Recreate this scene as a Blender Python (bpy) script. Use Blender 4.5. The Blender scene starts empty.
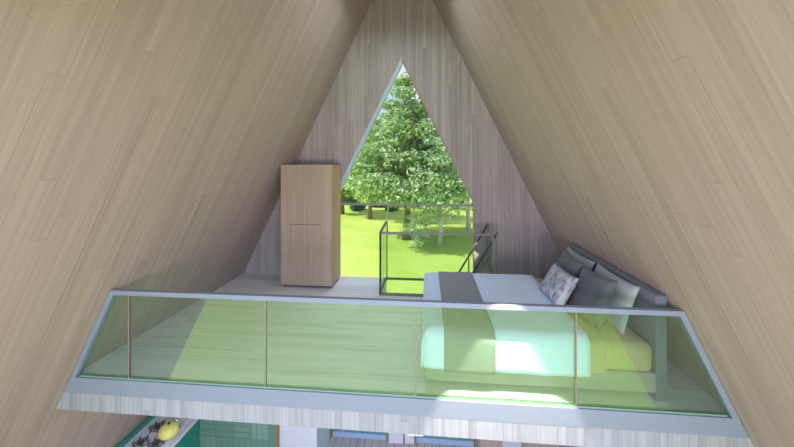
import bpy, bmesh, math, random
import numpy as np
from mathutils import Vector, Matrix
R = math.radians
random.seed(4); rng = np.random.default_rng(7)
S = bpy.context.scene
COL = S.collection

# ------------------------------------------------------------------ helpers
def link(name, me, mat=None, parent=None):
    o = bpy.data.objects.new(name, me); COL.objects.link(o)
    if mat is not None and me is not None: me.materials.append(mat)
    if parent is not None: o.parent = parent
    return o
def empty(name, loc, label, cat, group=None, rz=0):
    o = bpy.data.objects.new(name, None); COL.objects.link(o)
    o.location = loc; o.rotation_euler = (0, 0, rz); o.empty_display_size = .1
    tag(o, label, cat, group); return o
def tag(o, label=None, cat=None, group=None, kind=None):
    if label: o['label'] = label
    if cat: o['category'] = cat
    if group: o['group'] = group
    if kind: o['kind'] = kind
    return o
class MB:
    """collects shapes into one mesh; coordinates are given in world space, build() moves them to the parent's frame"""
    def __init__(s): s.bm = bmesh.new()
    def box(s, x0, x1, y0, y1, z0, z1, bev=0, seg=2):
        b = bmesh.new(); bmesh.ops.create_cube(b, size=1)
        for v in b.verts:
            v.co = Vector(((x0+x1)/2+v.co.x*(x1-x0), (y0+y1)/2+v.co.y*(y1-y0), (z0+z1)/2+v.co.z*(z1-z0)))
        if bev: bmesh.ops.bevel(b, geom=list(b.edges), offset=bev, segments=seg, profile=.5, affect='EDGES')
        return s.merge(b)
    def merge(s, b, M=None):
        if M is not None: bmesh.ops.transform(b, matrix=M, verts=b.verts)
        me = bpy.data.meshes.new('t'); b.to_mesh(me); b.free(); s.bm.from_mesh(me); bpy.data.meshes.remove(me); return s
    def bar(s, a, b_, w, h=None, up=(0, 0, 1), bev=0):
        """rectangular bar from a to b, w wide, h high"""
        h = h or w; a = Vector(a); b_ = Vector(b_); d = b_-a; L = d.length; z = d.normalized()
        u = Vector(up)
        if abs(z.dot(u)) > .99: u = Vector((0, 1, 0))
        x = u.cross(z).normalized(); y = z.cross(x)
        b = bmesh.new(); bmesh.ops.create_cube(b, size=1)
        for v in b.verts: v.co = Vector((v.co.x*w, v.co.y*h, v.co.z*L))
        if bev: bmesh.ops.bevel(b, geom=list(b.edges), offset=bev, segments=2, affect='EDGES')
        M = Matrix.Translation((a+b_)/2) @ Matrix((x, y, z)).transposed().to_4x4()
        return s.merge(b, M)
    def tube(s, pts, rad, n=8):
        pts = [Vector(p) for p in pts]
        rr = rad if isinstance(rad, (list, tuple)) else [rad]*len(pts)
        rings = []
        px = None
        for i, p in enumerate(pts):
            d = (pts[min(i+1, len(pts)-1)]-pts[max(i-1, 0)]).normalized()
            if px is None: px = d.orthogonal().normalized()
            else: px = (px-d*px.dot(d)).normalized()
            py = d.cross(px)
            rings.append([s.bm.verts.new(p+(px*math.cos(2*math.pi*k/n)+py*math.sin(2*math.pi*k/n))*rr[i]) for k in range(n)])
        for a, b in zip(rings, rings[1:]):
            for k in range(n):
                f = s.bm.faces.new((a[k], a[(k+1) % n], b[(k+1) % n], b[k])); f.smooth = True
        s.bm.faces.new(rings[0][::-1]); s.bm.faces.new(rings[-1]); return s
    def prism(s, poly, d, axis='y'):
        """poly: list of 3D points in order; extruded by vector d"""
        d = Vector(d); a = [s.bm.verts.new(Vector(p)) for p in poly]; b = [s.bm.verts.new(Vector(p)+d) for p in poly]
        s.bm.faces.new(a); s.bm.faces.new(b[::-1])
        n = len(a)
        for i in range(n): s.bm.faces.new((a[i], b[i], b[(i+1) % n], a[(i+1) % n]))
        return s
    def lathe(s, prof, c, n=32, sc=(1, 1)):
        rings = []
        for r, z in prof:
            rings.append([s.bm.verts.new((c[0]+r*sc[0]*math.cos(2*math.pi*k/n), c[1]+r*sc[1]*math.sin(2*math.pi*k/n), c[2]+z)) for k in range(n)])
        for a, b in zip(rings, rings[1:]):
            for k in range(n):
                f = s.bm.faces.new((a[k], a[(k+1) % n], b[(k+1) % n], b[k])); f.smooth = True
        s.bm.faces.new(rings[0][::-1]); s.bm.faces.new(rings[-1]); return s
    def build(s, name, mat, parent=None, smooth=None):
        bmesh.ops.recalc_face_normals(s.bm, faces=s.bm.faces)
        if parent is not None:
            M = Matrix.Translation(parent.location) @ Matrix.Rotation(parent.rotation_euler.z, 4, 'Z')
            bmesh.ops.transform(s.bm, matrix=M.inverted(), verts=s.bm.verts)
        me = bpy.data.meshes.new(name); s.bm.to_mesh(me); s.bm.free()
        if smooth:
            for p in me.polygons: p.use_smooth = True
        return link(name, me, mat, parent)

# ------------------------------------------------------------------ materials
def new_mat(name):
    m = bpy.data.materials.new(name); m.use_nodes = True
    nt = m.node_tree; nt.nodes.clear()
    return m, nt
class N:
    def __init__(s, nt): s.nt = nt
    def node(s, t, **k):
        n = s.nt.nodes.new(t)
        for a, v in k.items(): setattr(n, a, v)
        return n
    def put(s, sock, v):
        if isinstance(v, bpy.types.NodeSocket): s.nt.links.new(v, sock)
        elif v is not None: sock.default_value = v
    def m(s, op, a, b=None, c=None):
        n = s.node('ShaderNodeMath', operation=op)
        s.put(n.inputs[0], a); s.put(n.inputs[1], b)
        if c is not None: s.put(n.inputs[2], c)
        return n.outputs[0]
    def xyz(s, v):
        n = s.node('ShaderNodeSeparateXYZ'); s.put(n.inputs[0], v); return n.outputs
    def comb(s, x, y, z=0.0):
        n = s.node('ShaderNodeCombineXYZ'); s.put(n.inputs[0], x); s.put(n.inputs[1], y); s.put(n.inputs[2], z); return n.outputs[0]
    def wn(s, v):
        n = s.node('ShaderNodeTexWhiteNoise', noise_dimensions='3D'); s.put(n.inputs[0], v); return n.outputs[0]
    def noise(s, v, scale=1, detail=3, rough=.5):
        n = s.node('ShaderNodeTexNoise'); s.put(n.inputs['Vector'], v); n.inputs['Scale'].default_value = scale
        n.inputs['Detail'].default_value = detail; n.inputs['Roughness'].default_value = rough
        return n.outputs[0]
    def ramp(s, f, stops):
        n = s.node('ShaderNodeValToRGB'); s.put(n.inputs[0], f); e = n.color_ramp.elements
        while len(e) < len(stops): e.new(.5)
        for i, (p, c) in enumerate(stops): e[i].position = p; e[i].color = (*c, 1)
        return n.outputs[0]
    def mix(s, f, a, b, mode='MIX'):
        n = s.node('ShaderNodeMix', data_type='RGBA', blend_type=mode)
        s.put(n.inputs['Factor'], f)
        for k, v in (('A', a), ('B', b)):
            if isinstance(v, tuple): v = (*v, 1)
            sock = [i for i in n.inputs if i.name == k and i.type == 'RGBA'][0]; s.put(sock, v)
        return [o for o in n.outputs if o.type == 'RGBA'][0]
    def bsdf(s, col, rough=.6, bump=None, bs=.2, spec=.3, sheen=0):
        b = s.node('ShaderNodeBsdfPrincipled')
        if isinstance(col, tuple): col = (*col, 1)
        s.put(b.inputs['Base Color'], col); s.put(b.inputs['Roughness'], rough)
        b.inputs['Specular IOR Level'].default_value = spec
        if sheen: b.inputs['Sheen Weight'].default_value = sheen
        if bump is not None:
            bn = s.node('ShaderNodeBump'); bn.inputs['Strength'].default_value = bs; bn.inputs['Distance'].default_value = .01
            s.put(bn.inputs['Height'], bump); s.put(b.inputs['Normal'], bn.outputs[0])
        o = s.node('ShaderNodeOutputMaterial'); s.nt.links.new(b.outputs[0], o.inputs[0]); return b

def wood(name, across, along, light, mid, dark, w=.085, L=2.4, gap=.25, rough=.55, tone=.5, seam=.35, ew=.035):
    """strips `w` wide running along one object axis, with grain, tone steps, seams and end joints"""
    m, nt = new_mat(name); n = N(nt)
    p = n.xyz(n.node('ShaderNodeTexCoord').outputs['Object'])
    ax = {'x': p[0], 'y': p[1], 'z': p[2]}
    a = ax[across] if len(across) == 1 else n.m('ADD', ax[across[0]], ax[across[1]])
    l = ax[along]
    cell = n.m('FLOOR', n.m('DIVIDE', a, w))
    off = n.m('MULTIPLY', n.wn(n.comb(cell, 3.3, 1.7)), 9.0)
    l2 = n.m('ADD', n.m('DIVIDE', l, L), off)
    seg = n.m('FLOOR', l2)
    r = n.wn(n.comb(cell, seg, 5.1)); r2 = n.wn(n.comb(cell, seg, 9.4))
    # sub strips (laminations) inside each strip
    sub = n.m('FLOOR', n.m('DIVIDE', a, w/3.7)); rs = n.wn(n.comb(sub, seg, 2.2))
    g1 = n.noise(n.comb(n.m('MULTIPLY', a, 30.0), n.m('MULTIPLY', l, .55), n.m('MULTIPLY', r, 40.0)), 1, 3, .6)
    g2 = n.noise(n.comb(n.m('MULTIPLY', a, 130.0), n.m('MULTIPLY', l, 2.2), n.m('MULTIPLY', r2, 20.0)), 1, 2, .6)
    t = n.m('ADD', n.m('MULTIPLY', r, .42*tone*2), n.m('MULTIPLY', rs, .22*tone*2))
    t = n.m('ADD', t, n.m('MULTIPLY', n.m('SUBTRACT', g1, .5), 1.3))
    t = n.m('ADD', t, n.m('MULTIPLY', n.m('SUBTRACT', g2, .5), .7))
    t = n.m('ADD', t, .5-.32*tone*2)
    col = n.ramp(t, [(.08, dark), (.5, mid), (.95, light)])
    fr = n.m('FRACT', n.m('DIVIDE', a, w)); edge = n.m('LESS_THAN', fr, ew)
    strong = n.m('MULTIPLY', n.m('GREATER_THAN', r2, 1-gap), edge)
    fl = n.m('FRACT', l2); je = n.m('LESS_THAN', fl, .0025)
    dk = n.m('MAXIMUM', n.m('MULTIPLY', strong, seam), n.m('MULTIPLY', je, seam*.6))
    col = n.mix(dk, col, tuple(c*.45 for c in dark))
    # now and then a pale thin line beside a seam
    pl = n.m('MULTIPLY', n.m('LESS_THAN', n.m('ABSOLUTE', n.m('SUBTRACT', fr, .09)), .05), n.m('GREATER_THAN', r, .72))
    col = n.mix(n.m('MULTIPLY', pl, .45), col, light)
    n.bsdf(col, rough, g2, .06, .25)
    return m
def plain(name, col, rough=.5, nz=.04, sc=8, spec=.3, metal=0, bump=0):
    m, nt = new_mat(name); n = N(nt)
    c = n.node('ShaderNodeTexCoord').outputs['Object']
    f = n.noise(c, sc, 3)
    cc = n.mix(f, tuple(max(0, x*(1-nz)) for x in col), tuple(min(1, x*(1+nz)) for x in col))
    b = n.bsdf(cc, rough, f if bump else None, bump, spec); b.inputs['Metallic'].default_value = metal
    return m
def fabric(name, a, b_, weave=500, rough=.9, stretch=(1, 1, 1), big=None):
    m, nt = new_mat(name); n = N(nt)
    c = n.node('ShaderNodeTexCoord').outputs['Object']
    mp = n.node('ShaderNodeMapping'); mp.inputs['Scale'].default_value = stretch; n.put(mp.inputs[0], c)
    f = n.noise(mp.outputs[0], weave, 2, .7); f2 = n.noise(mp.outputs[0], 9, 3)
    t = n.m('ADD', n.m('MULTIPLY', f, .6), n.m('MULTIPLY', f2, .4))
    n.bsdf(n.ramp(t, [(.35, a), (.65, b_)]), rough, f, .15, .1, .2); return m
def glass(name, tint, fac, gcol=(1, 1, 1), rough=0.0):
    m, nt = new_mat(name); n = N(nt)
    t = n.node('ShaderNodeBsdfTransparent'); t.inputs[0].default_value = (*tint, 1)
    g = n.node('ShaderNodeBsdfGlossy'); g.inputs[0].default_value = (*gcol, 1); g.inputs['Roughness'].default_value = rough
    x = n.node('ShaderNodeMixShader'); x.inputs[0].default_value = fac
    nt.links.new(t.outputs[0], x.inputs[1]); nt.links.new(g.outputs[0], x.inputs[2])
    o = n.node('ShaderNodeOutputMaterial'); nt.links.new(x.outputs[0], o.inputs[0]); return m

WL, WM, WD = (.44, .378, .35), (.385, .325, .297), (.325, .27, .242)
M_side = wood('wood_side_wall', 'y', 'z', WL, WM, WD, w=.105, L=2.7, gap=.22, tone=.36, seam=.4)
M_gable = wood('wood_gable', 'x', 'z', (.40, .385, .39), (.325, .312, .315), (.245, .235, .237), w=.09, L=1.9, gap=.35, tone=.5)
M_floor = wood('wood_floor', 'y', 'x', (.74, .78, .80), (.67, .70, .72), (.55, .57, .59), w=.12, L=2.0, gap=.35, tone=.45)
M_beam = wood('wood_beam', 'x', 'z', (.36, .415, .49), (.30, .35, .42), (.225, .26, .315), w=.075, L=3.3, gap=.5, tone=.45, seam=.6)
M_under = plain('white_underside', (.70, .72, .78))
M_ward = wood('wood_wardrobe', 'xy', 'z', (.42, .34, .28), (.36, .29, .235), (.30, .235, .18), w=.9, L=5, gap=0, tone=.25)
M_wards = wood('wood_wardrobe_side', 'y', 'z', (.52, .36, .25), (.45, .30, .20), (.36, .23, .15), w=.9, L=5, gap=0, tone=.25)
M_lav = plain('lavender_steel', (.215, .275, .385), .4, .03)
M_seam = plain('pane_joint', (.24, .21, .20), .4)
M_black = plain('black_steel', (.035, .04, .035), .35)
M_olive = plain('olive_steel', (.17, .19, .14), .35)
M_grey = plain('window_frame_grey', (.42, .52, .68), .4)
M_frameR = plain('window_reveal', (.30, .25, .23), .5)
M_rail = glass('balustrade_glass', (.85, .96, .91), .10, (.95, 1, .95))
M_edge = plain('glass_edge', (.22, .42, .31), .3)
M_win = glass('window_glass', (.97, .99, .98), .004, (1, 1, 1), .6)
M_well = glass('well_glass', (.84, .91, .87), .008, (1, 1, 1), .6)
M_teal = glass('door_glass', (.62, .80, .80), .08)
M_duvet = fabric('duvet_cotton', (.56, .70, .92), (.65, .80, .98))
M_runner = fabric('runner_grey', (.20, .225, .25), (.26, .29, .32))
M_sheet = fabric('mustard_sheet', (.38, .34, .18), (.45, .40, .23), 90, .9, (8, 1, 1))
M_bed = fabric('bed_upholstery', (.25, .26, .25), (.31, .32, .31))
M_head = fabric('headboard_grey', (.125, .15, .20), (.16, .185, .24))
M_pdark = fabric('pillow_charcoal', (.08, .095, .11), (.12, .135, .155))
M_plight = fabric('pillow_light', (.31, .36, .39), (.38, .43, .46))
M_white = plain('painted_white', (.60, .68, .78), .5)
M_taupe = wood('wood_taupe', 'x', 'z', (.5, .45, .42), (.42, .38, .35), (.3, .27, .25), w=.1, gap=.3)
M_gold = plain('gold_trim', (.30, .23, .10), .4)
M_greenp = plain('kitchen_green', (.03, .26, .20), .35)
M_steelb = plain('door_rail_blue', (.32, .48, .66), .3)
M_ctop = plain('white_worktop', (.68, .70, .80), .3, .05, 3)
M_yel = plain('kettle_enamel', (.72, .75, .22), .12, spec=.8)
M_iron = plain('cast_iron', (.09, .085, .10), .5)
M_chrome = plain('brushed_metal', (.45, .42, .40), .25, metal=.8)
M_dots = plain('black_rubber', (.01, .01, .012), .4)

def pattern_pillow():
    m, nt = new_mat('pillow_pattern'); n = N(nt)
    c = n.node('ShaderNodeTexCoord').outputs['Object']
    mp = n.node('ShaderNodeMapping'); mp.inputs['Scale'].default_value = (10, 26, 12); n.put(mp.inputs[0], c)
    f = n.noise(mp.outputs[0], 1.0, 4, .7)
    col = n.ramp(f, [(.34, (.15, .17, .22)), (.45, (.30, .33, .40)), (.54, (.46, .49, .58)), (.7, (.58, .61, .70))])
    n.bsdf(col, .9, f, .1, .1); return m
M_ppat = pattern_pillow()
def tiles():
    m, nt = new_mat('green_tiles'); n = N(nt)
    p = n.xyz(n.node('ShaderNodeTexCoord').outputs['Object'])
    # basket-weave of thin rectangular tiles with larger seams
    cx = n.m('FLOOR', n.m('DIVIDE', p[0], .30)); cz = n.m('FLOOR', n.m('DIVIDE', p[2], .30))
    par = n.m('GREATER_THAN', n.wn(n.comb(cx, cz, 1.0)), .5)
    u = n.m('FRACT', n.m('DIVIDE', p[0], .10)); v = n.m('FRACT', n.m('DIVIDE', p[2], .10))
    eu = n.m('LESS_THAN', u, .07); ev = n.m('LESS_THAN', v, .07)
    e = n.m('ADD', n.m('MULTIPLY', eu, par), n.m('MULTIPLY', ev, n.m('SUBTRACT', 1.0, par)))
    big = n.m('MAXIMUM', n.m('LESS_THAN', n.m('FRACT', n.m('DIVIDE', p[0], .30)), .03), n.m('LESS_THAN', n.m('FRACT', n.m('DIVIDE', p[2], .30)), .02))
    e = n.m('MAXIMUM', e, big)
    r = n.wn(n.comb(cx, cz, 4.0))
    col = n.ramp(r, [(0, (.13, .27, .21)), (1, (.19, .34, .27))])
    col = n.mix(n.m('MULTIPLY', e, .75), col, (.03, .12, .09))
    n.bsdf(col, .35, spec=.5); return m
M_tile = tiles()
def grass():
    m, nt = new_mat('lawn_grass'); n = N(nt)
    c = n.node('ShaderNodeTexCoord').outputs['Object']
    f = n.noise(c, .35, 4, .6); g = n.noise(c, 9, 3, .8)
    t = n.m('ADD', n.m('MULTIPLY', f, .6), n.m('MULTIPLY', g, .4))
    col = n.ramp(t, [(.35, (.44, .59, .09)), (.5, (.53, .65, .14)), (.68, (.62, .70, .20))])
    n.bsdf(col, .95, g, .5, .05); return m
M_grass = grass()
def leafmat(name, cols, trans=.35):
    m, nt = new_mat(name); n = N(nt)
    r = n.node('ShaderNodeNewGeometry').outputs['Random Per Island']
    k = len(cols)
    col = n.ramp(r, [(i/(k-1), c) for i, c in enumerate(cols)])
    d = n.node('ShaderNodeBsdfDiffuse'); n.put(d.inputs[0], col)
    t = n.node('ShaderNodeBsdfTranslucent'); n.put(t.inputs[0], col)
    x = n.node('ShaderNodeMixShader'); x.inputs[0].default_value = trans
    nt.links.new(d.outputs[0], x.inputs[1]); nt.links.new(t.outputs[0], x.inputs[2])
    o = n.node('ShaderNodeOutputMaterial'); nt.links.new(x.outputs[0], o.inputs[0]); return m
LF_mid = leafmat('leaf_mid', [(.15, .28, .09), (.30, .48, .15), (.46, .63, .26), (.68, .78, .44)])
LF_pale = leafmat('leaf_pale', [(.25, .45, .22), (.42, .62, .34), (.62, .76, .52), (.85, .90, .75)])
LF_dark = leafmat('leaf_dark', [(.05, .15, .06), (.12, .26, .09), (.22, .38, .13)])
LF_yel = leafmat('leaf_yellow', [(.20, .32, .04), (.33, .47, .07), (.48, .60, .14)])
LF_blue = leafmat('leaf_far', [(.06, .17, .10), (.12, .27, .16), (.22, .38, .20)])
M_bark = plain('bark_brown', (.22, .16, .13), .9, .4, 6)
M_birch = plain('bark_white', (.66, .66, .62), .8, .3, 7)

# ------------------------------------------------------------------ measures (metres; loft floor = 0)
D, F = 6.16, 3.063            # gable wall, balustrade plane
HW, SL = 3.02, .487           # half width at loft floor, lean of the side walls
ZG, ZA = -2.98, 6.2           # ground floor, ridge
Y0 = .95                      # walls stop here, opened up so the balustrade glass reflects the lawn
hw = lambda z: HW-SL*z
def struct(mb, name, mat, label=None, parent=None):
    o = mb.build(name, mat, parent); o['kind'] = 'structure'
    if label: o['label'] = label
    return o
# ---- side walls
nrm = Vector((1, 0, SL)).normalized()
for s, nm in ((-1, 'wall_left'), (1, 'wall_right')):
    a = Vector((s*hw(ZG-.2), Y0, ZG-.2)); b = Vector((s*hw(ZA), Y0, ZA))
    t = Vector((s*nrm.x, 0, nrm.z))*.18
    struct(MB().prism([a, b, b+t, a+t], (0, D+.2-Y0, 0)), nm, M_side,
           'pale timber clad wall sloping up on the %s' % ('left' if s < 0 else 'right'))
ZH = 2.85
mb = MB(); mb.prism([(-hw(ZH)+.002, Y0+.01, ZH), (hw(ZH)-.002, Y0+.01, ZH), (0, Y0+.01, ZA-.01)], (0, .12, 0))  # unseen panel added to hold sky and lawn light off the upper walls
FRONT = mb
# ---- gable wall with the pointed opening
WX, WS, WAZ = 1.32, 1.378, 4.03
mb = MB()
def gp(*p): mb.prism([(x, D, z) for x, z in p], (0, .12, 0))
for s in (-1, 1):
    gp((0, WAZ), (0, ZA), (s*hw(WS), WS), (s*WX, WS))
    gp((s*WX, WS), (s*hw(WS), WS), (s*hw(ZG), ZG), (s*WX, ZG))
gp((-WX, -.75), (WX, -.75), (WX, -.5), (-WX, -.5))
gp((-.25, ZG), (.23, ZG), (.23, -.75), (-.25, -.75))
struct(mb, 'wall_back', M_gable, 'grey brown timber gable wall around the pointed window')
struct(FRONT, 'front_light_block', M_gable, 'unseen panel added over the open front to darken the upper walls')
# ---- loft floor, with the stair well cut out, and the underside
WXL, WXR, WY = -.28, 1.62, 5.36
mb = MB()
FR = F+.03
def fl(x0, x1, y0, y1, z0=-.06, z1=0): mb.prism([(x0, y0, z0), (x1, y0, z0), (x1, y1, z0), (x0, y1, z0)], (0, 0, z1-z0))
fl(-3.04, 3.04, FR, WY); fl(-3.04, WXL, WY, D); fl(WXR, 3.04, WY, D)
struct(mb, 'floor', M_floor, 'pale boarded floor of the sleeping loft')
mb = MB()
for q in ((-3.1, 3.1, FR, WY), (-3.1, WXL, WY, D), (WXR, 3.1, WY, D)): fl(*q, -.30, -.061)
struct(mb, 'ceiling', M_under, 'white underside of the loft over the ground floor')
mb = MB(); xb = hw(-.154); xc = hw(-.321)
mb.prism([(-xb, F-.043, -.155), (xb, F-.043, -.155), (xc, F-.043, -.321), (-xc, F-.043, -.321)], (0, .071, 0))
struct(mb, 'trim_1', M_beam, 'pale wood fascia beam under the loft balustrade')
# ---- ground floor
mb = MB(); mb.box(-4.5, 4.5, Y0, D, ZG-.1, ZG)
struct(mb, 'floor', wood('plank_floor', 'x', 'y', (.44, .43, .44), (.38, .37, .38), (.27, .26, .27), w=.135, L=3, gap=1, seam=.9, ew=.09, tone=.2), 'grey plank floor of the ground storey')
mb = MB(); mb.box(-2.6, 2.6, D+.13, D+1.6, ZG-.12, ZG-.02)
struct(mb, 'terrace', wood('plank_terrace', 'x', 'y', (.62, .62, .60), (.52, .52, .50), (.4, .4, .38), w=.135, L=3, gap=1, seam=.9, ew=.09, tone=.2), 'plank terrace outside the ground floor doors')
# partition: green tiles, then white box room
mb = MB(); mb.box(-3.98, -1.985, 5.28, 5.36, ZG, -.32)
struct(mb, 'wall_kitchen', M_tile, 'green tiled kitchen wall below the loft')
mb = MB(); mb.box(-1.96, -1.33, 5.38, D, ZG, -.32)
struct(mb, 'wall_partition', M_white, 'white partition wall beside the green tiles')
mb = MB(); mb.box(-1.978, -1.965, 5.26, 5.38, ZG, -.32)
struct(mb, 'trim_2', M_gold, 'brass edge strip ending the green tiles')
mb = MB(); mb.box(-.235, .03, D-.05, D, ZG, -.32); mb.box(.06, .225, D-.04, D, ZG, -.32)
struct(mb, 'wall_pier', M_white, 'white pier between the two glass doors')
mb = MB(); mb.box(1.36, 1.78, D-.03, D, ZG, -.32); mb.box(2.1, 2.75, D-.03, D, ZG, -.32)
struct(mb, 'wall_panelling', M_taupe, 'taupe boards right of the glass doors')
mb = MB(); mb.box(1.78, 2.1, D-.06, D, ZG, -.32)
struct(mb, 'wall_pilaster', M_white, 'white pilaster between the taupe boards')
# doors of the ground floor
for i, (x0, x1) in enumerate(((-1.33, -.25), (.23, 1.33))):
    d = empty('door_%d' % (i+1), ((x0+x1)/2, D, ZG), 'glass terrace door %s of the white pier, tinted teal' % ('left' if i == 0 else 'right'), 'door'); d['kind'] = 'structure'
    m = MB(); m.box(x0, x0+.022, D-.05, D+.1, ZG, -.75); m.box(x1-.022, x1, D-.05, D+.1, ZG, -.75); m.build('jamb', M_gold, d)
    m = MB(); m.box(x0+.035, x1-.035, D, D+.05, ZG, ZG+.08); m.box(x0+.035, x1-.035, D, D+.05, -.83, -.75); m.build('door_rail', M_steelb, d)
    m = MB(); m.box(x0+.035, x1-.035, D+.02, D+.03, ZG+.08, -.83); m.build('pane', M_teal, d)
# ---- the big pointed window
w = empty('window_1', (0, D, 0), 'tall pointed gable window looking onto the garden', 'window'); w['kind'] = 'structure'
m = MB(); m.prism([(-WX, D+.06, -.5), (WX, D+.06, -.5), (WX, D+.06, WS), (0, D+.06, WAZ), (-WX, D+.06, WS)], (0, .012, 0)); m.build('pane', M_win, w)
sl = Vector((WX, 0, WS-WAZ)).normalized()
def strip(m, a, b, inw, t, y0, y1):
    a, b, q = Vector(a), Vector(b), Vector(inw)*t
    m.prism([(a.x, y0, a.z), (b.x, y0, b.z), (b.x+q.x, y0, b.z+q.z), (a.x+q.x, y0, a.z+q.z)], (0, y1-y0, 0))
m = MB()
nl = Vector((-(WS-WAZ), 0, WX)).normalized()   # normal helper
def mitre(m, sg, t, y0, y1):
    zi = WAZ-t/nl.z; xi = WX-t; zs = WAZ-t/nl.z-xi*(WAZ-WS)/WX
    m.prism([(0, y0, WAZ), (sg*WX, y0, WS), (sg*xi, y0, zs), (0, y0, zi)], (0, y1-y0, 0))
mitre(m, -1, .06, D-.004, D+.12)
strip(m, (-WX, 0, -.5), (-WX, 0, WS), (1, 0, 0), .05, D-.004, D+.12)
m.build('window_frame', M_grey, w)
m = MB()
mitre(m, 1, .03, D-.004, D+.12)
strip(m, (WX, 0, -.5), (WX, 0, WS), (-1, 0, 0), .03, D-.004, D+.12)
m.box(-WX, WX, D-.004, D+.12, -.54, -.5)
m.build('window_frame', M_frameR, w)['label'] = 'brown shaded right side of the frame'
m = MB(); m.box(-WX+.03, WX-.03, D+.01, D+.06, 1.318, 1.352); m.build('transom_bar', plain('transom_grey', (.20, .24, .21)), w)

# ------------------------------------------------------------------ loft balustrade
HR = .864
b = empty('loft_balustrade', (0, F, 0), 'glass balustrade in a lavender grey frame along the loft edge', 'balustrade')
yA, yB = F-.05, F+.0
m = MB(); t1 = .042
def quad(m, pts, y0, y1): m.prism([(x, y0, z) for x, z in pts], (0, y1-y0, 0))
x1 = hw(HR)-.005
quad(m, [(-x1, HR), (x1, HR), (x1+SL*t1, HR-t1), (-x1-SL*t1, HR-t1)], F-.045, F+.005); m.build('top_rail', M_lav, b)
for s in (-1, 1):
    m = MB(); za, zb = HR-t1, 0
    quad(m, [(s*(hw(za)-.005), za), (s*(hw(za)-.055), za), (s*(hw(zb)-.055), zb), (s*(hw(zb)-.005), zb)], F-.045, F+.015); m.build('end_rail', M_lav, b)
m = MB(); quad(m, [(-hw(.0)+.005, 0), (hw(.0)-.005, 0), (hw(-.154)-.005, -.154), (-hw(-.154)+.005, -.154)], F-.045, F-.001); m.build('base_channel', M_lav, b)
js = [-2.42, -1.04, .36, 1.74]
edges = [-3.2]+js+[3.2]
def clipx(x, z): return max(-hw(z)+.055, min(hw(z)-.055, x))
for i in range(5):
    a, c = edges[i], edges[i+1]; zt = HR-t1
    g = .006
    pts = [(clipx(a+g, .012), .012), (clipx(c-g, .012), .012), (clipx(c-g, zt), zt), (clipx(a+g, zt), zt)]
    m = MB(); quad(m, pts, F-.022, F-.010); m.build('glass_pane', M_rail, b)
m = MB(); m.box(-hw(0)+.08, hw(0)-.08, F-.028, F-.004, .0, .012); m.build('glass_edge', M_edge, b)
for j in js:
    m = MB(); m.box(j-.006, j+.006, F-.026, F-.006, 0.012, HR-t1); m.build('joint_strip', M_seam, b)

# ------------------------------------------------------------------ wardrobe
x0, x1, y0, y1, H = -2.0, -1.115, 5.52, 6.08, 2.07
wd = empty('wardrobe', ((x0+x1)/2, (y0+y1)/2, 0), 'tall brown wooden wardrobe standing against the gable wall left of the window', 'wardrobe')
m = MB(); m.box(x0, x1, y0+.022, y1, .04, H, .004); m.build('body', M_wards, wd)
m = MB(); m.box(x0+.03, x1-.03, y0+.05, y1-.03, 0, .04); m.build('plinth', M_iron, wd)
m = MB(); m.box(x0, x1, y0, y0+.02, .045, H, .002); m.build('door', M_ward, wd)
m = MB(); m.box(-1.84, -1.31, y0-.005, y0-.0005, 1.063, 1.074); m.build('finger_pull', plain('pull_brown', (.2, .12, .08)), wd)

# ------------------------------------------------------------------ stair well railing, stair
r = empty('stairwell_railing', (.6, WY, 0), 'black framed glass railing around the stair opening below the window', 'railing')
def post(x, y, z0, z1, mat, name='post', w_=.03): MB().box(x-w_/2, x+w_/2, y-w_/2, y+w_/2, z0, z1, .003).build(name, mat, r)
post(WXL, 5.345, 0, 1.0, M_black); post(WXL+.02, 6.06, -.02, 1.03, M_olive, w_=.02); post(1.48, 5.345, 0, 1.0, M_olive)
m = MB(); m.bar((WXL-.015, 5.345, .99), (1.495, 5.345, .99), .03, .03); m.build('top_rail', M_olive, r)
m = MB(); m.bar((WXL, 5.33, .99), (WXL, 6.09, 1.03), .03, .03); m.build('top_rail', M_black, r)
m = MB(); m.bar((WXL, 5.345, .02), (1.495, 5.345, .02), .03, .03); m.build('bottom_rail', M_olive, r)
m = MB(); m.bar((WXL, 5.36, .02), (WXL, 6.08, .02), .03, .03); m.build('bottom_rail', M_olive, r)
m = MB(); m.bar((WXL+.03, 6.06, .02), (1.29, 6.06, .02), .035, .035); m.build('bottom_rail', M_olive, r)
m = MB(); m.box(WXL+.02, 1.46, 5.34, 5.35, .035, .975); m.build('glass_pane', M_well, r)
m = MB(); m.box(WXL-.005, WXL+.005, 5.37, 6.03, .035, .975); m.build('glass_pane', M_well, r)
# stair inside the well, going down to the left
st = empty('staircase', (.6, 5.75, ZG), 'stair dropping leftwards through the loft opening, with two sloping black handrails', 'staircase')
k = (1.04-.17)/(1.53-1.02)          # slope measured on the handrail
for (ya, ends, mat) in ((6.05, (1.53, 1.04), M_black), (5.395, (1.55, 1.01), M_black)):
    xt, zt = ends; xe = xt-1.2
    m = MB(); m.bar((xt, ya, zt), (xe, ya, zt-1.2*k), .022, .026); m.build('handrail', mat, st)
    for xx in (xt-.01, xt-.34):
        m = MB(); zt2 = zt-(xt-xx)*k
        m.box(xx-.012, xx+.012, ya-.012, ya+.012, (0 if xx > 1.4 else zt2-1.0), zt2); m.build('baluster', M_olive, st)
for ya in (6.03, 5.42):
    m = MB(); m.bar((WXR-.05, ya, -.18), (WXR-.05-.95, ya, -.18-.95*k), .03, .16); m.build('stringer', M_black, st)
for i in range(7):
    xx = WXR-.2-i*.13; zz = -.24-i*.215
    m = MB(); m.box(xx-.12, xx+.12, 5.43, 6.02, zz-.03, zz, .004); m.build('tread', M_ward, st)

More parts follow.
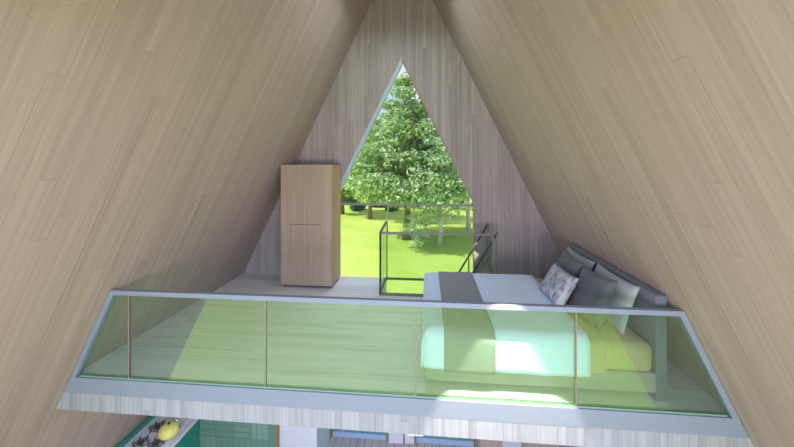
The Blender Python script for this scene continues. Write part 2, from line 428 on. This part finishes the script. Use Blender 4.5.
# ------------------------------------------------------------------ bed
bd = empty('bed', (1.45, 4.0, 0), 'double bed with grey headboard standing across the loft behind the balustrade', 'bed')
BY0, BY1 = 3.165, 4.86
m = MB(); m.box(.44, 2.47, BY0, BY1, .075, .25, .015); m.build('bed_frame', M_bed, bd, True)
for px in (.75, 2.15):
    for py in (BY0+.4, BY1-.4):
        m = MB(); m.box(px-.04, px+.04, py-.04, py+.04, 0, .075); m.build('leg', M_iron, bd)
m = MB(); m.box(.47, 2.46, BY0-.005, BY1, .24, .50, .07, 4); m.build('mattress', M_sheet, bd, True)
m = MB(); m.box(1.80, 2.08, BY0-.014, BY1+.01, .205, .512, .06, 4); m.build('sheet_fold', M_sheet, bd, True)
m = MB(); m.box(2.465, 2.563, 3.17, 5.14, 0, .935, .006); hb = m.build('headboard', M_head, bd)
me = hb.data
# the outer upper edge follows the sloping wall
for v in me.vertices:
    wz = v.co.z; lim = hw(wz)-.012-bd.location.x
    if v.co.x > lim: v.co.x = lim

def cover(name, xa, xb_, ya, yb, z0, z1, r_, mat, wav=.012, openleft=True, nose=0):
    """draped cloth over the bed: profile across y (down, over, down), swept along x, drooping at the foot end"""
    prof = []
    n = 7
    for i in range(9): prof.append((ya, z0+(z1-r_-z0)*i/8, 0))
    for i in range(1, n+1):
        a = math.pi/2*i/n; prof.append((ya+r_-r_*math.cos(a), z1-r_+r_*math.sin(a), 1))
    for i in range(1, 16): prof.append((ya+r_+(yb-ya-2*r_)*i/16, z1, 1))
    for i in range(0, n+1):
        a = math.pi/2*i/n; prof.append((yb-r_+r_*math.sin(a), z1-r_+r_*math.cos(a), 1))
    for i in range(1, 9): prof.append((yb, z1-r_-(z1-r_-z0)*i/8, 0))
    bm = bmesh.new(); cols = []
    xs = []
    if openleft:
        for i in range(6): xs.append((xa, z0+(z1-r_-z0)*i/6))
        for i in range(n+1):
            a = math.pi/2*i/n; xs.append((xa+r_-r_*math.cos(a), z1-r_+r_*math.sin(a)))
        st_ = xa+r_
    else: st_ = xa; xs.append((xa, z1))
    for i in range(1, 25): xs.append((st_+(xb_-st_)*i/24, z1))
    for x, zc in xs:
        row = []
        for (y, z, top) in prof:
            zz = min(z, zc); dr = z1-zc
            # pull corners in a little where foot drape and side drape meet
            yy = y
            if dr > 0:
                c_ = min(dr, .06); yy = min(max(y, ya+c_*.5), yb-c_*.5)
            nz = wav*(math.sin(x*9+y*5)*.4+math.sin(y*13-x*4)*.3+math.sin(x*23+z*9)*.3)
            row.append(bm.verts.new((x+(nz*.4 if dr > .02 else 0), yy+(-abs(nz)*.6 if y <= ya+.001 else 0), zz+(nz*.5 if z > z0+.02 else nz*.7)-(.0))))
        cols.append(row)
    for a, c in zip(cols, cols[1:]):
        for i in range(len(prof)-1): bm.faces.new((a[i], a[i+1], c[i+1], c[i]))
    mm = MB(); mm.merge(bm); o = mm.build(name, mat, bd, True)
    so = o.modifiers.new('thick', 'SOLIDIFY'); so.thickness = .012; so.offset = -1
    return o
cover('duvet', .415, 1.90, BY0-.035, BY1+.03, .205, .56, .10, M_duvet)
cover('bed_runner', .62, 1.08, BY0-.047, BY1+.042, .19, .572, .108, M_runner, .008, False)['label'] = 'dark grey runner across the foot of the bed'

def pillow(name, c, size, thick, ex, ey, mat, label, group=None):
    """cushion with its face in the plane (ex, ey)"""
    ex = Vector(ex).normalized(); ey = Vector(ey); ey = (ey-ex*ey.dot(ex)).normalized(); ez = ex.cross(ey)
    W, Hh = size; n = 22; bm = bmesh.new(); g = {}
    for s_ in (1, -1):
        for i in range(n+1):
            for j in range(n+1):
                u = -1+2*i/n; v = -1+2*j/n
                rim = i in (0, n) or j in (0, n)
                if rim and s_ == -1: g[s_, i, j] = g[1, i, j]; continue
                h = thick/2*((1-abs(u)**2.6)*(1-abs(v)**2.6))**.42
                h += .004*math.sin(7*u+3*v)*(1-u*u)*(1-v*v)
                px = W/2*u*(1-.10*(1-v*v)); py = Hh/2*v*(1-.10*(1-u*u))
                g[s_, i, j] = bm.verts.new(ex*px+ey*py+ez*h*s_)
    for s_ in (1, -1):
        for i in range(n):
            for j in range(n):
                q = [g[s_, i, j], g[s_, i+1, j], g[s_, i+1, j+1], g[s_, i, j+1]]
                bm.faces.new(q if s_ == 1 else q[::-1])
    me = bpy.data.meshes.new(name)
    bmesh.ops.recalc_face_normals(bm, faces=bm.faces); bm.to_mesh(me); bm.free()
    for p in me.polygons: p.use_smooth = True
    o = link(name, me, mat); o.location = c; tag(o, label, 'pillow', group); return o
def lean(deg, yaw=0):   # up-vector leaning back towards the headboard (+x)
    u = Vector((math.sin(R(deg)), 0, math.cos(R(deg)))); return Matrix.Rotation(R(yaw), 3, 'Z') @ u
def along(yaw=0, roll=0):
    return Vector((-math.sin(R(yaw)), math.cos(R(yaw)), math.sin(R(roll))))
pillow('pillow', (2.345, 3.70, .725), (.80, .49), .13, along(), lean(18), M_plight, 'light grey pillow leaning on the headboard, the one nearer the balustrade', 'light grey sleeping pillows')
pillow('pillow', (2.345, 4.53, .715), (.78, .48), .13, along(), lean(18), M_plight, 'light grey pillow leaning on the headboard, behind the farther charcoal cushion', 'light grey sleeping pillows')
pillow('cushion', (2.15, 3.66, .735), (.60, .50), .17, along(4, -3), lean(22, 4), M_pdark, 'plain charcoal cushion nearer the balustrade, right of the patterned cushion', 'charcoal cushions')
pillow('cushion', (2.15, 4.30, .745), (.60, .50), .17, along(-4, 2), lean(22, -4), M_pdark, 'plain charcoal cushion behind the patterned cushion', 'charcoal cushions')
pillow('cushion', (1.93, 3.98, .72), (.60, .40), .16, along(2), lean(30), M_ppat, 'white cushion with a mottled grey pattern at the front of the pillows')

# ------------------------------------------------------------------ kitchen seen under the loft
ZC = -2.05
kc = empty('kitchen_counter', (-3.6, 4.0, ZG), 'green kitchen counter with white worktop along the left wall under the loft', 'counter')
m = MB(); m.box(-4.0, -3.29, 2.6, 5.27, ZG, ZC-.04); m.build('cabinet', M_greenp, kc)
for i in range(4):
    m = MB(); ya = 2.62+i*.66; m.box(-3.288, -3.27, ya, ya+.645, ZG+.1, ZC-.05, .002); m.build('door', M_greenp, kc)
m = MB(); m.box(-4.0, -3.255, 2.6, 5.27, ZC-.038, ZC, .004); m.build('worktop', M_ctop, kc)
m = MB(); m.prism([(-hw(ZC)+.005, 2.6, ZC+.002), (-hw(ZC)+.055, 2.6, ZC+.002), (-hw(ZC+.12)+.05, 2.6, ZC+.12), (-hw(ZC+.12)+.005, 2.6, ZC+.12)], (0, 2.67, 0)); m.build('upstand', M_greenp, kc)
hob = empty('gas_hob', (-3.62, 4.78, ZC), 'white gas hob with dark pan supports set on the worktop', 'hob')
m = MB(); m.box(-3.87, -3.36, 4.40, 5.16, ZC+.001, ZC+.012, .004); m.build('hob_plate', M_ctop, hob)
for (bx, by) in ((-3.74, 4.93), (-3.50, 4.93), (-3.74, 4.63), (-3.50, 4.63)):
    m = MB()
    m.lathe([(.028, 0), (.045, .006), (.045, .018), (.03, .024)], (bx, by, ZC+.013), 20)
    for k_ in range(6):
        a = k_*math.pi/3+.3
        p = [(bx+math.cos(a)*q, by+math.sin(a)*q, ZC+.013+h) for q, h in ((.105, .0), (.105, .035), (.03, .035))]
        m.tube(p, .009, 6)
    bu = m.build('burner', M_iron, hob)
    m = MB(); ring = [(bx+.085*math.cos(t_*math.pi/12), by+.085*math.sin(t_*math.pi/12), ZC+.022) for t_ in range(25)]
    m.tube(ring, .006, 6); rg = m.build('support_ring', M_iron, hob); rg.parent = bu
kx, ky = -3.40, 4.76
kt = empty('kettle', (kx, ky, ZC+.059), 'shiny yellow enamel kettle with arched handle on the white hob', 'kettle')
m = MB(); m.lathe([(.02, 0), (.09, .0), (.125, .02), (.142, .06), (.136, .10), (.115, .135), (.08, .158), (.04, .168), (.012, .17)], (kx, ky, ZC+.059)); m.build('body', M_yel, kt)
m = MB(); m.lathe([(.008, 0), (.018, .012), (.016, .026), (.006, .03)], (kx, ky, ZC+.22), 16); m.build('lid_knob', M_dots, kt)
m = MB(); hp = [(kx+.125*math.cos(a), ky+.05, ZC+.16+.135*math.sin(a)) for a in [math.pi*q/14 for q in range(15)]]
m.tube(hp, .010, 10); m.build('handle', M_chrome, kt)
for a in (0, math.pi):
    m = MB(); m.lathe([(.01, 0), (.016, .01), (.016, .024), (.01, .03)], (kx+.12*math.cos(a), ky+.05, ZC+.14), 12); m.build('handle_mount', M_dots, kt)
m = MB(); m.tube([(kx+.03, ky+.11, ZC+.11), (kx+.04, ky+.16, ZC+.14), (kx+.045, ky+.19, ZC+.18)], [.026, .018, .012], 10); m.build('spout', M_yel, kt)
jb = MB(); jb.box(.28, .43, 3.095, 3.20, -.395, -.302, .004); o = jb.build('junction_box', M_white); tag(o, 'small white box fixed under the front edge of the loft', 'box')

# ------------------------------------------------------------------ garden
ZL = -3.05
bm = bmesh.new(); bmesh.ops.create_grid(bm, x_segments=120, y_segments=120, size=1)
for v in bm.verts:
    x = v.co.x*110; y = v.co.y*110+40
    far = max(0, y-14)
    v.co = Vector((x, y, ZL+.25*math.sin(x*.13)*math.sin(y*.11)*min(1, far/12)+max(0, y-60)*.03))
mm = MB(); mm.merge(bm); lawn = mm.build('lawn', M_grass, None, True); lawn['kind'] = 'structure'; lawn['label'] = 'sunlit yellow green lawn around the house'
# distant hills
bm = bmesh.new(); rows = []
for j in range(8):
    row = []
    for i in range(81):
        a = R(-75+150*i/80); d_ = 170+j*22
        h = (j/7)**.8*(24+9*math.sin(i*.31)+5*math.sin(i*.83+1)+12*math.exp(-((i-38)/6)**2))
        row.append(bm.verts.new((d_*math.sin(a), d_*math.cos(a), ZL-1+h)))
    rows.append(row)
for a, c in zip(rows, rows[1:]):
    for i in range(80): bm.faces.new((a[i], a[i+1], c[i+1], c[i]))
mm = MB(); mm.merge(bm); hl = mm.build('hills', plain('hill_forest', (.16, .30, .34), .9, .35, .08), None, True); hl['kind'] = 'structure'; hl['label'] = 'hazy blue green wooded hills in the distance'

def foliage_mesh(name, blobs, nleaf, size, mat, parent, flat=.35):
    """blobs: (x, y, z, rx, rz) world; leaves are small bent cards gathered in layered sprays"""
    B = np.array(blobs); wts = B[:, 3]**2; idx = rng.choice(len(B), nleaf, p=wts/wts.sum())
    b_ = B[idx]; d = rng.normal(size=(nleaf, 3)); d /= np.linalg.norm(d, axis=1)[:, None]
    rad = rng.random(nleaf)**.45
    c = b_[:, :3]+d*rad[:, None]*np.stack([b_[:, 3], b_[:, 3], b_[:, 4]], 1)
    nrm_ = rng.normal(size=(nleaf, 3)); nrm_[:, 2] = np.abs(nrm_[:, 2])+.5; nrm_ += d*.7
    nrm_ /= np.linalg.norm(nrm_, axis=1)[:, None]
    t = np.cross(nrm_, rng.normal(size=(nleaf, 3))); t /= np.linalg.norm(t, axis=1)[:, None]
    bt = np.cross(nrm_, t); s_ = size*(.6+.8*rng.random(nleaf))[:, None]
    V = np.stack([c-t*s_, c+bt*s_*.5, c+t*s_, c-bt*s_*.5], 1).reshape(-1, 3)-np.array(parent.location)
    me = bpy.data.meshes.new(name)
    me.vertices.add(nleaf*4); me.vertices.foreach_set('co', V.ravel())
    me.loops.add(nleaf*4); me.loops.foreach_set('vertex_index', np.arange(nleaf*4))
    me.polygons.add(nleaf); me.polygons.foreach_set('loop_start', np.arange(nleaf)*4)
    me.polygons.foreach_set('loop_total', np.full(nleaf, 4)); me.update(); me.validate()
    return link(name, me, mat, parent)
def tree(x, y, h, crown0, rmax, label, leaf, bark, nleaf=9000, size=.11, tr=.16, layers=7, shape='cone', group=None, leanx=0, zb=None, nb=6, branches=True, flat=.36, jit=.3, mix=None):
    z0 = ZL if zb is None else zb
    t = empty('tree', (x, y, z0), label, 'tree', group)
    m = MB(); pts = []; rad = []
    for i in range(9):
        f = i/8; pts.append((x+leanx*f+.08*math.sin(f*7+x), y+.06*math.sin(f*5), z0-.05+h*.93*f)); rad.append(tr*(1-f*.85)*(1.25 if i == 0 else 1))
    m.tube(pts, rad, 9)
    blobs = []
    for L in range(layers):
        f = (L+.3)/layers; zz = z0+crown0+(h-crown0)*f
        if shape == 'cone': rr = rmax*(1-f)**1.0*(.85+.15*math.sin(L*2.1))+.25
        elif shape == 'round': rr = rmax*math.sqrt(max(.05, 1-(2*f-.85)**2/1.3))
        else: rr = rmax*(.5+.5*math.sin(math.pi*min(1, f+.15)))
        k_ = nb if rr > rmax*.4 else max(3, nb-2)
        for j in range(k_):
            a = 2*math.pi*(j+random.random()*.8)/k_+L*.9; q = rr*(.55+.4*random.random())
            bx, by = x+leanx*f+q*math.cos(a), y+q*math.sin(a); bz = zz+random.uniform(-jit, jit)-q*.10
            br = rr*.42+.12
            blobs.append((bx, by, bz, br, br*flat+.06))
            if branches and q > .4:
                sx, sy, sz = x+leanx*f, y, max(z0+crown0*.6, zz-q*.45)
                m.tube([(sx, sy, sz), ((sx+bx)/2, (sy+by)/2, (sz+bz)/2+.12), (bx, by, bz)], [tr*.35*(1-f*.6), tr*.22*(1-f*.5), .012], 5)
        blobs.append((x+leanx*f, y, zz, rr*.5, rr*.25+.1))
    m.build('trunk', bark, t)
    fo = foliage_mesh('foliage', blobs, nleaf, size, leaf, t)
    if mix:      # some leaves, picked at random, are paler
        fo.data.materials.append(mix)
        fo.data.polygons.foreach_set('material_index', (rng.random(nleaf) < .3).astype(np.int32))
    return t
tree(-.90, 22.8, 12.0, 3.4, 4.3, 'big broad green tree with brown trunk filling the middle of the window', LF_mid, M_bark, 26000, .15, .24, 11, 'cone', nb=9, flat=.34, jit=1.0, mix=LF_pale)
tree(1.14, 21.0, 8.6, 1.9, 1.8, 'slender white barked tree with pale silvery leaves right of the big tree', LF_pale, M_birch, 7500, .10, .15, 9, 'round', leanx=.5, jit=.5)
tree(-.26, 19.8, 3.0, .9, .8, 'small pale sapling standing alone in front of the big tree', LF_pale, M_birch, 900, .07, .05, 5, 'cone')
tree(-2.38, 24.4, 6.5, 2.4, 1.5, 'thin pale stemmed young tree left of the big tree', LF_pale, M_birch, 3500, .09, .07, 6, 'round')
tree(-7.9, 32.9, 8.2, 2.6, 2.7, 'brown trunked yellow green tree at the left edge of the window', LF_yel, M_bark, 9000, .14, .25, 6, 'round')
tree(3.6, 26.0, 9.0, 3.0, 2.4, 'bright green leafy tree right of the white barked tree', LF_mid, M_birch, 10000, .12, .16, 8, 'round')
tree(5.3, 43.0, 9, 2.6, 2.6, 'white stemmed tree far back at the right edge of the window', LF_pale, M_birch, 6000, .17, .22, 6, 'round')
tree(-4.8, 30.5, 9.5, 3.6, 2.6, 'mid green tree between the big tree and the left edge of the window', LF_mid, M_bark, 10000, .14, .18, 8, 'round')
# far row
far = [(-41+8.6*q, 56 if q % 2 else 67) for q in range(11)]
for i, (x, y) in enumerate(far):
    tree(x, y, 11+3*math.sin(i*1.7), .8, 3.7, 'dense dark tree in the far row closing off the lawn', [LF_dark, LF_blue][i % 2], M_bark, 6500, .3, .3, 6, 'round', group='trees in the far row', zb=ZL, branches=False)
def bush(x, y, r_, h, label, mat, n_=2500):
    t = empty('bush', (x, y, ZL), label, 'bush', 'bushes along the back of the lawn')
    bl = [(x+random.uniform(-.5, .5)*r_, y+random.uniform(-.5, .5)*r_, ZL+h*random.uniform(.25, .65), r_*.5, h*.35) for _ in range(7)]
    foliage_mesh('foliage', bl, n_, .12, mat, t)
    m = MB()
    for k_ in range(4):
        q = bl[k_]; m.tube([(x, y, ZL), (q[0], q[1], q[2])], [.04, .01], 5)
    m.build('stem', M_bark, t)
for i, (x, y, r_, h) in enumerate(((-7.2, 35.5, 1.2, 1.2), (-5.2, 38.5, 1.3, 1.5), (-3.2, 36, 1.1, 1.1), (-1.6, 40, 1.8, 1.6), (3.2, 39.5, 1.5, 1.7), (6.2, 36.5, 1.3, 1.5), (1.0, 41.5, 1.5, 1.4), (-9.3, 40, 1.9, 1.8))):
    lab = ['low dark bush at the left end of the back lawn', 'wide dark bush second from the left on the back lawn', 'low round bush left of the thin pale tree', 'broad bush behind the big tree trunk',
           'broad dark bush behind the white barked tree', 'bush beside the far white stemmed tree', 'bush between the two middle trunks', 'bush left of the brown trunked tree'][i]
    bush(x, y, r_, h, lab, LF_dark if i % 2 else LF_blue)

# ------------------------------------------------------------------ light
W = bpy.data.worlds.new('sky'); S.world = W; W.use_nodes = True; nt = W.node_tree; nt.nodes.clear(); n = N(nt)
g = n.node('ShaderNodeTexCoord').outputs['Generated']; p = n.xyz(g)
base = n.ramp(n.m('ADD', n.m('MULTIPLY', p[2], .9), .1), [(.0, (.62, .76, .84)), (.2, (.56, .74, .90)), (.42, (.30, .54, .86)), (.8, (.14, .33, .75))])
mp = n.node('ShaderNodeMapping'); mp.inputs['Scale'].default_value = (1, 1, 2.6); n.put(mp.inputs[0], g)
cl = n.noise(mp.outputs[0], 4.2, 6, .6)
clf = n.ramp(cl, [(.42, (0, 0, 0)), (.60, (1, 1, 1))])
sky = n.mix(clf, base, (.95, .97, 1.0))
bg = n.node('ShaderNodeBackground'); n.put(bg.inputs[0], sky); bg.inputs[1].default_value = 1.0
o = n.node('ShaderNodeOutputWorld'); nt.links.new(bg.outputs[0], o.inputs[0])

def lamp(name, kind, loc, e, col=(1, 1, 1), aim=None, **k):
    L = bpy.data.lights.new(name, kind); L.energy = e; L.color = col
    for a, v in k.items(): setattr(L, a, v)
    o = bpy.data.objects.new(name, L); COL.objects.link(o); o.location = loc
    if aim is not None: o.rotation_euler = (Vector(aim)-Vector(loc)).to_track_quat('-Z', 'Y').to_euler()
    return o
lamp('sun', 'SUN', (-8, 0, 12), 5.0, (1, .96, .88), aim=(-8+.78, .10, 12-.72), angle=R(1))
for sx in (-1, 1):
    lamp('front_fill', 'AREA', (sx*3.8, -4.0, 2.0), 180, (.66, .50, .92), aim=(-sx*1.4, 5.0, .6), shape='RECTANGLE', size=3, size_y=3)  # unseen fill pair added before the house against the green lawn bounce
lamp('loft_fill', 'AREA', (0, 4.5, 4.6), 26, (.9, .95, 1), aim=(0, 4.4, 0), shape='RECTANGLE', size=.6, size_y=1.4)  # added area lamp without a fixture, lifts the loft floor and bed
lamp('low_fill', 'AREA', (.4, -1.8, 1.0), 210, (1, .82, .82), aim=(.3, 4, .2), shape='RECTANGLE', size=2.4, size_y=1.0)  # unseen warm fill added outside the front for the near lower walls
lamp('gable_fill', 'AREA', (.4, -5, 5.2), 160, (.74, .62, 1), aim=(0, 5.5, 4.2), shape='RECTANGLE', size=2, size_y=2)  # unseen fill added outside the front to brighten the gable top
lamp('downlight', 'SPOT', (1.15, 2.65, 1.90), 880, (1, .74, .54), aim=(1.15, 2.65, 0), spot_size=R(42.5), spot_blend=.22, shadow_soft_size=.01)
lamp('window_fill', 'AREA', (0, 8.8, 6.6), 180, (.85, .88, 1), aim=(0, 4.0, 0), shape='RECTANGLE', size=3, size_y=2)  # added lamp above and outside the gable window, brightens rear floor and duvet
lamp('downlight', 'SPOT', (1.28, 6.0, .85), 60, (1, .75, .5), aim=(1.28, 6.0, 0), spot_size=R(53), spot_blend=.12, shadow_soft_size=.01)
lamp('kitchen_fill', 'AREA', (-1.2, 3.6, -.36), 22, (.9, .95, 1), aim=(-1.2, 3.8, -3), shape='RECTANGLE', size=2.5, size_y=.6)  # added area lamp brightening the kitchen under the loft, no fixture

# ------------------------------------------------------------------ camera
cd = bpy.data.cameras.new('camera'); cam = bpy.data.objects.new('camera', cd); COL.objects.link(cam)
cam.location = (.467, 0, 2.1); cam.rotation_euler = (R(90), 0, .0897)
cd.sensor_width = 36; cd.lens = 338.68/794*36; cd.shift_y = -(223.5-162.97)/794; cd.clip_start = .05; cd.clip_end = 1000
S.camera = cam
S.view_settings.view_transform = 'Standard'; S.view_settings.look = 'None'; S.view_settings.exposure = 0
S.cycles.max_bounces = 8; S.cycles.transparent_max_bounces = 24
